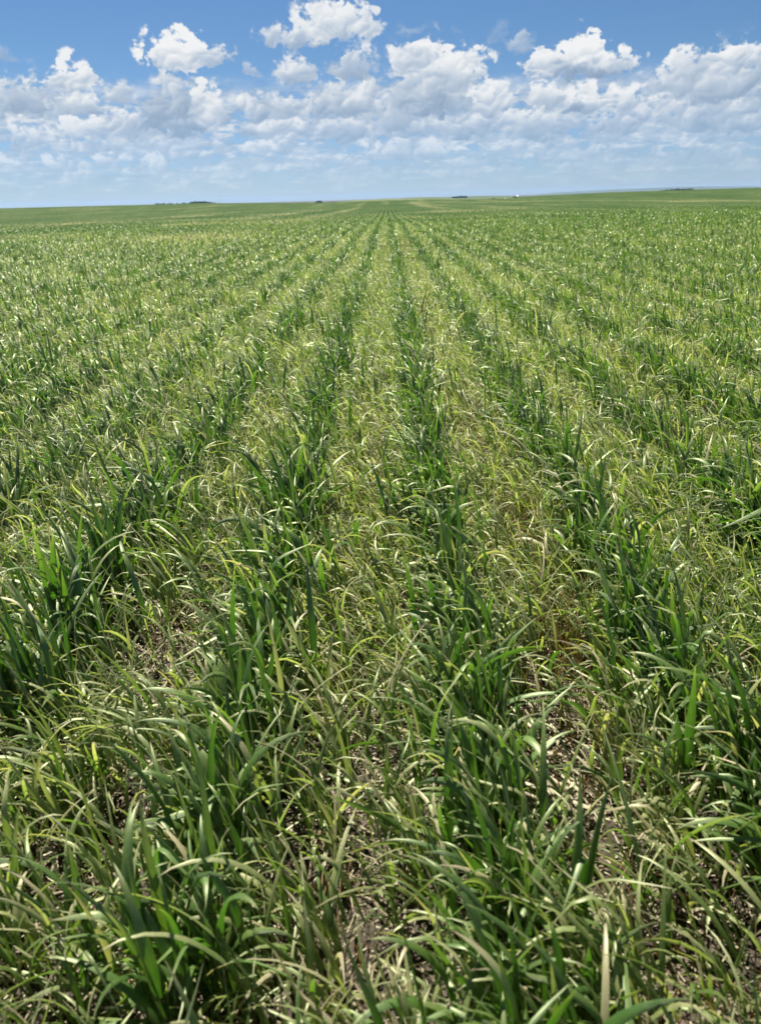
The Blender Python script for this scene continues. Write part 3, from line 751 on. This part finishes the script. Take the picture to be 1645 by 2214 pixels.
def tree(name, az_deg, d, top_p, width, label, cat, group, seed, lobes=5, flat=1.0):
    z0 = ground_at(az_deg, d); H_ = hz(top_p, d) - z0
    e = place(name, az_deg, d, z0, label, cat, group)
    r = np.random.default_rng(seed)
    th = H_ * 0.35
    pcs = [tube((0, 0, -0.2), (0.1, 0, th), 0.22 * H_ / 6, 0.15 * H_ / 6)]
    cs = []
    for k in range(lobes):
        x_ = (k / max(lobes - 1, 1) - 0.5) * width * 0.75 + r.normal(0, width * 0.04)
        cz = H_ * (0.60 + 0.06 * r.normal()) if abs(x_) < width * 0.33 * flat else H_ * 0.50
        cs.append((x_, r.normal(0, width * 0.12), cz, width * r.uniform(0.20, 0.28), H_ * r.uniform(0.30, 0.38)))
        pcs.append(tube((0.1, 0, th * 0.9), (x_, cs[-1][1], cz), 0.12 * H_ / 6, 0.05 * H_ / 6))
    joined('trunk', pcs, MAT_BARK, e)
    n = 260 * lobes
    which = r.integers(0, lobes, n); c = np.array(cs)[which]
    v = r.normal(0, 1, (n, 3)); v /= np.linalg.norm(v, axis=1)[:, None]
    rad_ = r.uniform(0.45, 1.0, n) ** 0.6 * (1 + 0.15 * r.normal(0, 1, n))
    P = c[:, :3] + v * rad_[:, None] * np.stack([c[:, 3], c[:, 3], c[:, 4]], -1)
    P[:, 2] = np.clip(P[:, 2], 0.02 * H_, H_ * 1.02)
    s_ = r.uniform(0.05, 0.10, n)[:, None] * H_
    u = r.normal(0, 1, (n, 3)); u /= np.linalg.norm(u, axis=1)[:, None]
    w = np.cross(u, r.normal(0, 1, (n, 3))); w /= np.linalg.norm(w, axis=1)[:, None]
    V = np.stack([P - u * s_, P + w * s_, P + u * s_, P - w * s_], 1).reshape(-1, 3)
    mesh_obj('crown', V, np.arange(4 * n).reshape(-1, 4), MAT_FOL, e, False)
    return e

GR = 'trees of the grove on the left skyline'
for k, (a_, tp, w_, lb) in enumerate(((-13.35, 1.0, 13, 'low rounded tree at the left end of the dark grove on the left skyline'), (-13.05, 2.8, 13, 'second tree from the left in the dark grove on the left skyline'),
                                      (-12.70, 3.0, 14, 'middle tree of the dark grove on the left skyline'), (-12.35, 2.9, 13, 'second tree from the right in the dark grove on the left skyline'),
                                      (-12.05, 1.5, 11, 'last tree at the right end of the dark grove on the left skyline'))):
    tree('grove_tree', a_, 1500, tp, w_, lb, 'tree', GR, 40 + k, 5)
for k, (a_, tp, w_, lb) in enumerate(((-15.4, 1.6, 11, 'leftmost low dark bush on the left skyline'), (-15.0, 1.5, 10, 'second low bush from the left on the left skyline'), (-14.6, 1.5, 9, 'third low bush from the left, before a gap on the left skyline'),
                                      (-14.15, 0.6, 8, 'low bush right after the gap on the left skyline'), (-13.75, 1.6, 9, 'low bush just left of the dark grove'), (-11.75, 0.8, 5, 'small pale bush just right of the dark grove'))):
    tree('low_bush', a_, 1500, tp, w_, lb, 'bush', 'bushes beside the grove on the left skyline', 60 + k, 3)
tree('round_tree', -4.62, 1500, -1.6, 11, 'single rounded dark tree alone on the skyline left of centre', 'tree', None, 77, 4)
tree('low_bush', -5.6, 1500, -4.4, 8, 'tiny low bush left of the lone rounded tree', 'bush', None, 78, 3)
tree('low_bush', -3.7, 1500, -4.4, 18, 'low wide bush right of the lone rounded tree', 'bush', None, 79, 4)
for k, (a_, tp, w_, lb) in enumerate(((4.65, -1.2, 9, 'tree at the left end of the shelterbelt beside the thin tower'), (4.90, -0.4, 11, 'second tree from the left in the shelterbelt by the thin tower'),
                                      (5.15, 0.0, 11, 'third tree from the left in the shelterbelt by the thin tower'), (5.40, -0.8, 10, 'tree at the right end of the shelterbelt by the thin tower'))):
    tree('shelterbelt_tree', a_, 2000, tp, w_, lb, 'tree', 'trees of the shelterbelt beside the thin tower', 90 + k, 4)
tree('low_bush', 7.35, 700, -6.6, 7, 'small dark bush in the field right of the shelterbelt', 'bush', None, 95, 3)
for k in range(6):
    a_ = 18.2 + k * 0.34
    tree('ridge_tree', a_, 2000, (0.2, 0.8, 1.3, 1.8, 2.2, 2.5)[k], 16, ('leftmost and lowest', 'second from left', 'third from left', 'third from right', 'second from right', 'rightmost')[k] + ' dark tree in the line on the right skyline', 'tree', 'trees in a line on the right skyline', 110 + k, 4)

def lattice_tower(az_deg, d, top_p, w, label):
    z0 = ground_at(az_deg, d); H_ = hz(top_p, d) - z0
    e = place('lattice_tower', az_deg, d, z0, label, 'tower')
    legs = [(-w, -w), (w, -w), (w, w), (-w, w)]
    for lx, ly in legs: joined('leg', [tube((lx, ly, 0), (lx * 0.3, ly * 0.3, H_), 0.10, 0.06, 6)], MAT_GREY, e)
    pcs = []; nb = 7
    for k in range(nb):
        f0, f1 = 1 - 0.7 * k / nb, 1 - 0.7 * (k + 1) / nb
        for q_ in range(4):
            a, b = legs[q_], legs[(q_ + 1) % 4]
            pcs.append(tube((a[0] * f0, a[1] * f0, H_ * k / nb), (b[0] * f1, b[1] * f1, H_ * (k + 1) / nb), 0.05, 0.05, 5))
    joined('brace', pcs, MAT_GREY, e)
    return e
lattice_tower(-11.36, 1500, 7.5, 0.8, 'faint thin lattice mast on the skyline right of the dark grove')
lattice_tower(4.33, 2000, 4.5, 0.9, 'thin pale tower at the left end of the shelterbelt')

def grain_bin(az_deg, d, rad_, h, label):
    z0 = hz(-5.8, d) - h - 1.0
    e = place('grain_bin', az_deg, d, z0, label, 'grain bin')
    n = 28; V, F = [], []
    for zz in (0, h):
        for k in range(n): V.append((rad_ * math.cos(2 * math.pi * k / n), rad_ * math.sin(2 * math.pi * k / n), zz))
    F = [(k, (k + 1) % n, n + (k + 1) % n, n + k) for k in range(n)]
    joined('wall', [(V, F)], MAT_WHITE, e)
    V2 = [(1.06 * rad_ * math.cos(2 * math.pi * k / n), 1.06 * rad_ * math.sin(2 * math.pi * k / n), h) for k in range(n)] + [(0, 0, h + rad_ * 0.5)]
    joined('roof', [(V2, [(k, (k + 1) % n, n) for k in range(n)])], MAT_WHITE, e)
    return e
grain_bin(11.12, 1000, 1.9, 1.6, 'small white grain bin right of centre in the far field')
grain_bin(8.12, 1100, 0.9, 0.9, 'tiny white tank left of the dark shed in the far field')
d_ = 900
e = place('farm_shed', 8.78, d_, hz(-9.8, d_), 'small dark farm shed with a white roofed lean-to in the far field', 'shed')
joined('wall', [box(-2.0, 1.4, -2.5, 2.5, 0, 2.3)], MAT_DARK, e)
joined('roof', [([(-2.2, -2.7, 2.3), (1.6, -2.7, 2.3), (1.6, 2.7, 2.3), (-2.2, 2.7, 2.3), (-2.2, 0, 3.2), (1.6, 0, 3.2)], [(0, 1, 5, 4), (2, 3, 4, 5), (0, 4, 3), (1, 2, 5)])], MAT_DARK, e)
joined('door', [box(-1.2, 0.6, -2.56, -2.5, 0, 2.0)], MAT_GREY, e)
joined('lean_to', [box(1.6, 3.2, -2.0, 2.0, 1.0, 3.0), ([(1.5, -2.2, 3.0), (3.4, -2.2, 3.0), (3.4, 2.2, 3.0), (1.5, 2.2, 3.0), (1.5, 0, 3.8), (3.4, 0, 3.8)], [(0, 1, 5, 4), (2, 3, 4, 5), (0, 4, 3), (1, 2, 5)]), box(1.7, 1.9, -1.9, -1.7, 0, 1.0), box(2.9, 3.1, -1.9, -1.7, 0, 1.0), box(1.7, 1.9, 1.7, 1.9, 0, 1.0), box(2.9, 3.1, 1.7, 1.9, 0, 1.0)], MAT_WHITE, e)

# ------------------------------------------------------------------ the air
hm = bpy.data.materials.new('haze'); hm.use_nodes = True; hn = hm.node_tree; hn.nodes.clear()
pv = hn.nodes.new('ShaderNodeVolumePrincipled')
pv.inputs['Color'].default_value = (0.42, 0.62, 0.95, 1)
pv.inputs['Density'].default_value = 0.00006
pv.inputs['Anisotropy'].default_value = 0.2
ho = hn.nodes.new('ShaderNodeOutputMaterial'); hn.links.new(pv.outputs[0], ho.inputs['Volume'])
v_, f_ = box(-14000, 14000, -14000, 14000, -60, 60)
me = bpy.data.meshes.new('haze'); me.from_pydata(v_, [], f_); me.materials.append(hm)
hz_o = bpy.data.objects.new('haze', me); C.objects.link(hz_o)
tag(hz_o, 'thin pale blue air haze over the far field', kind='stuff')
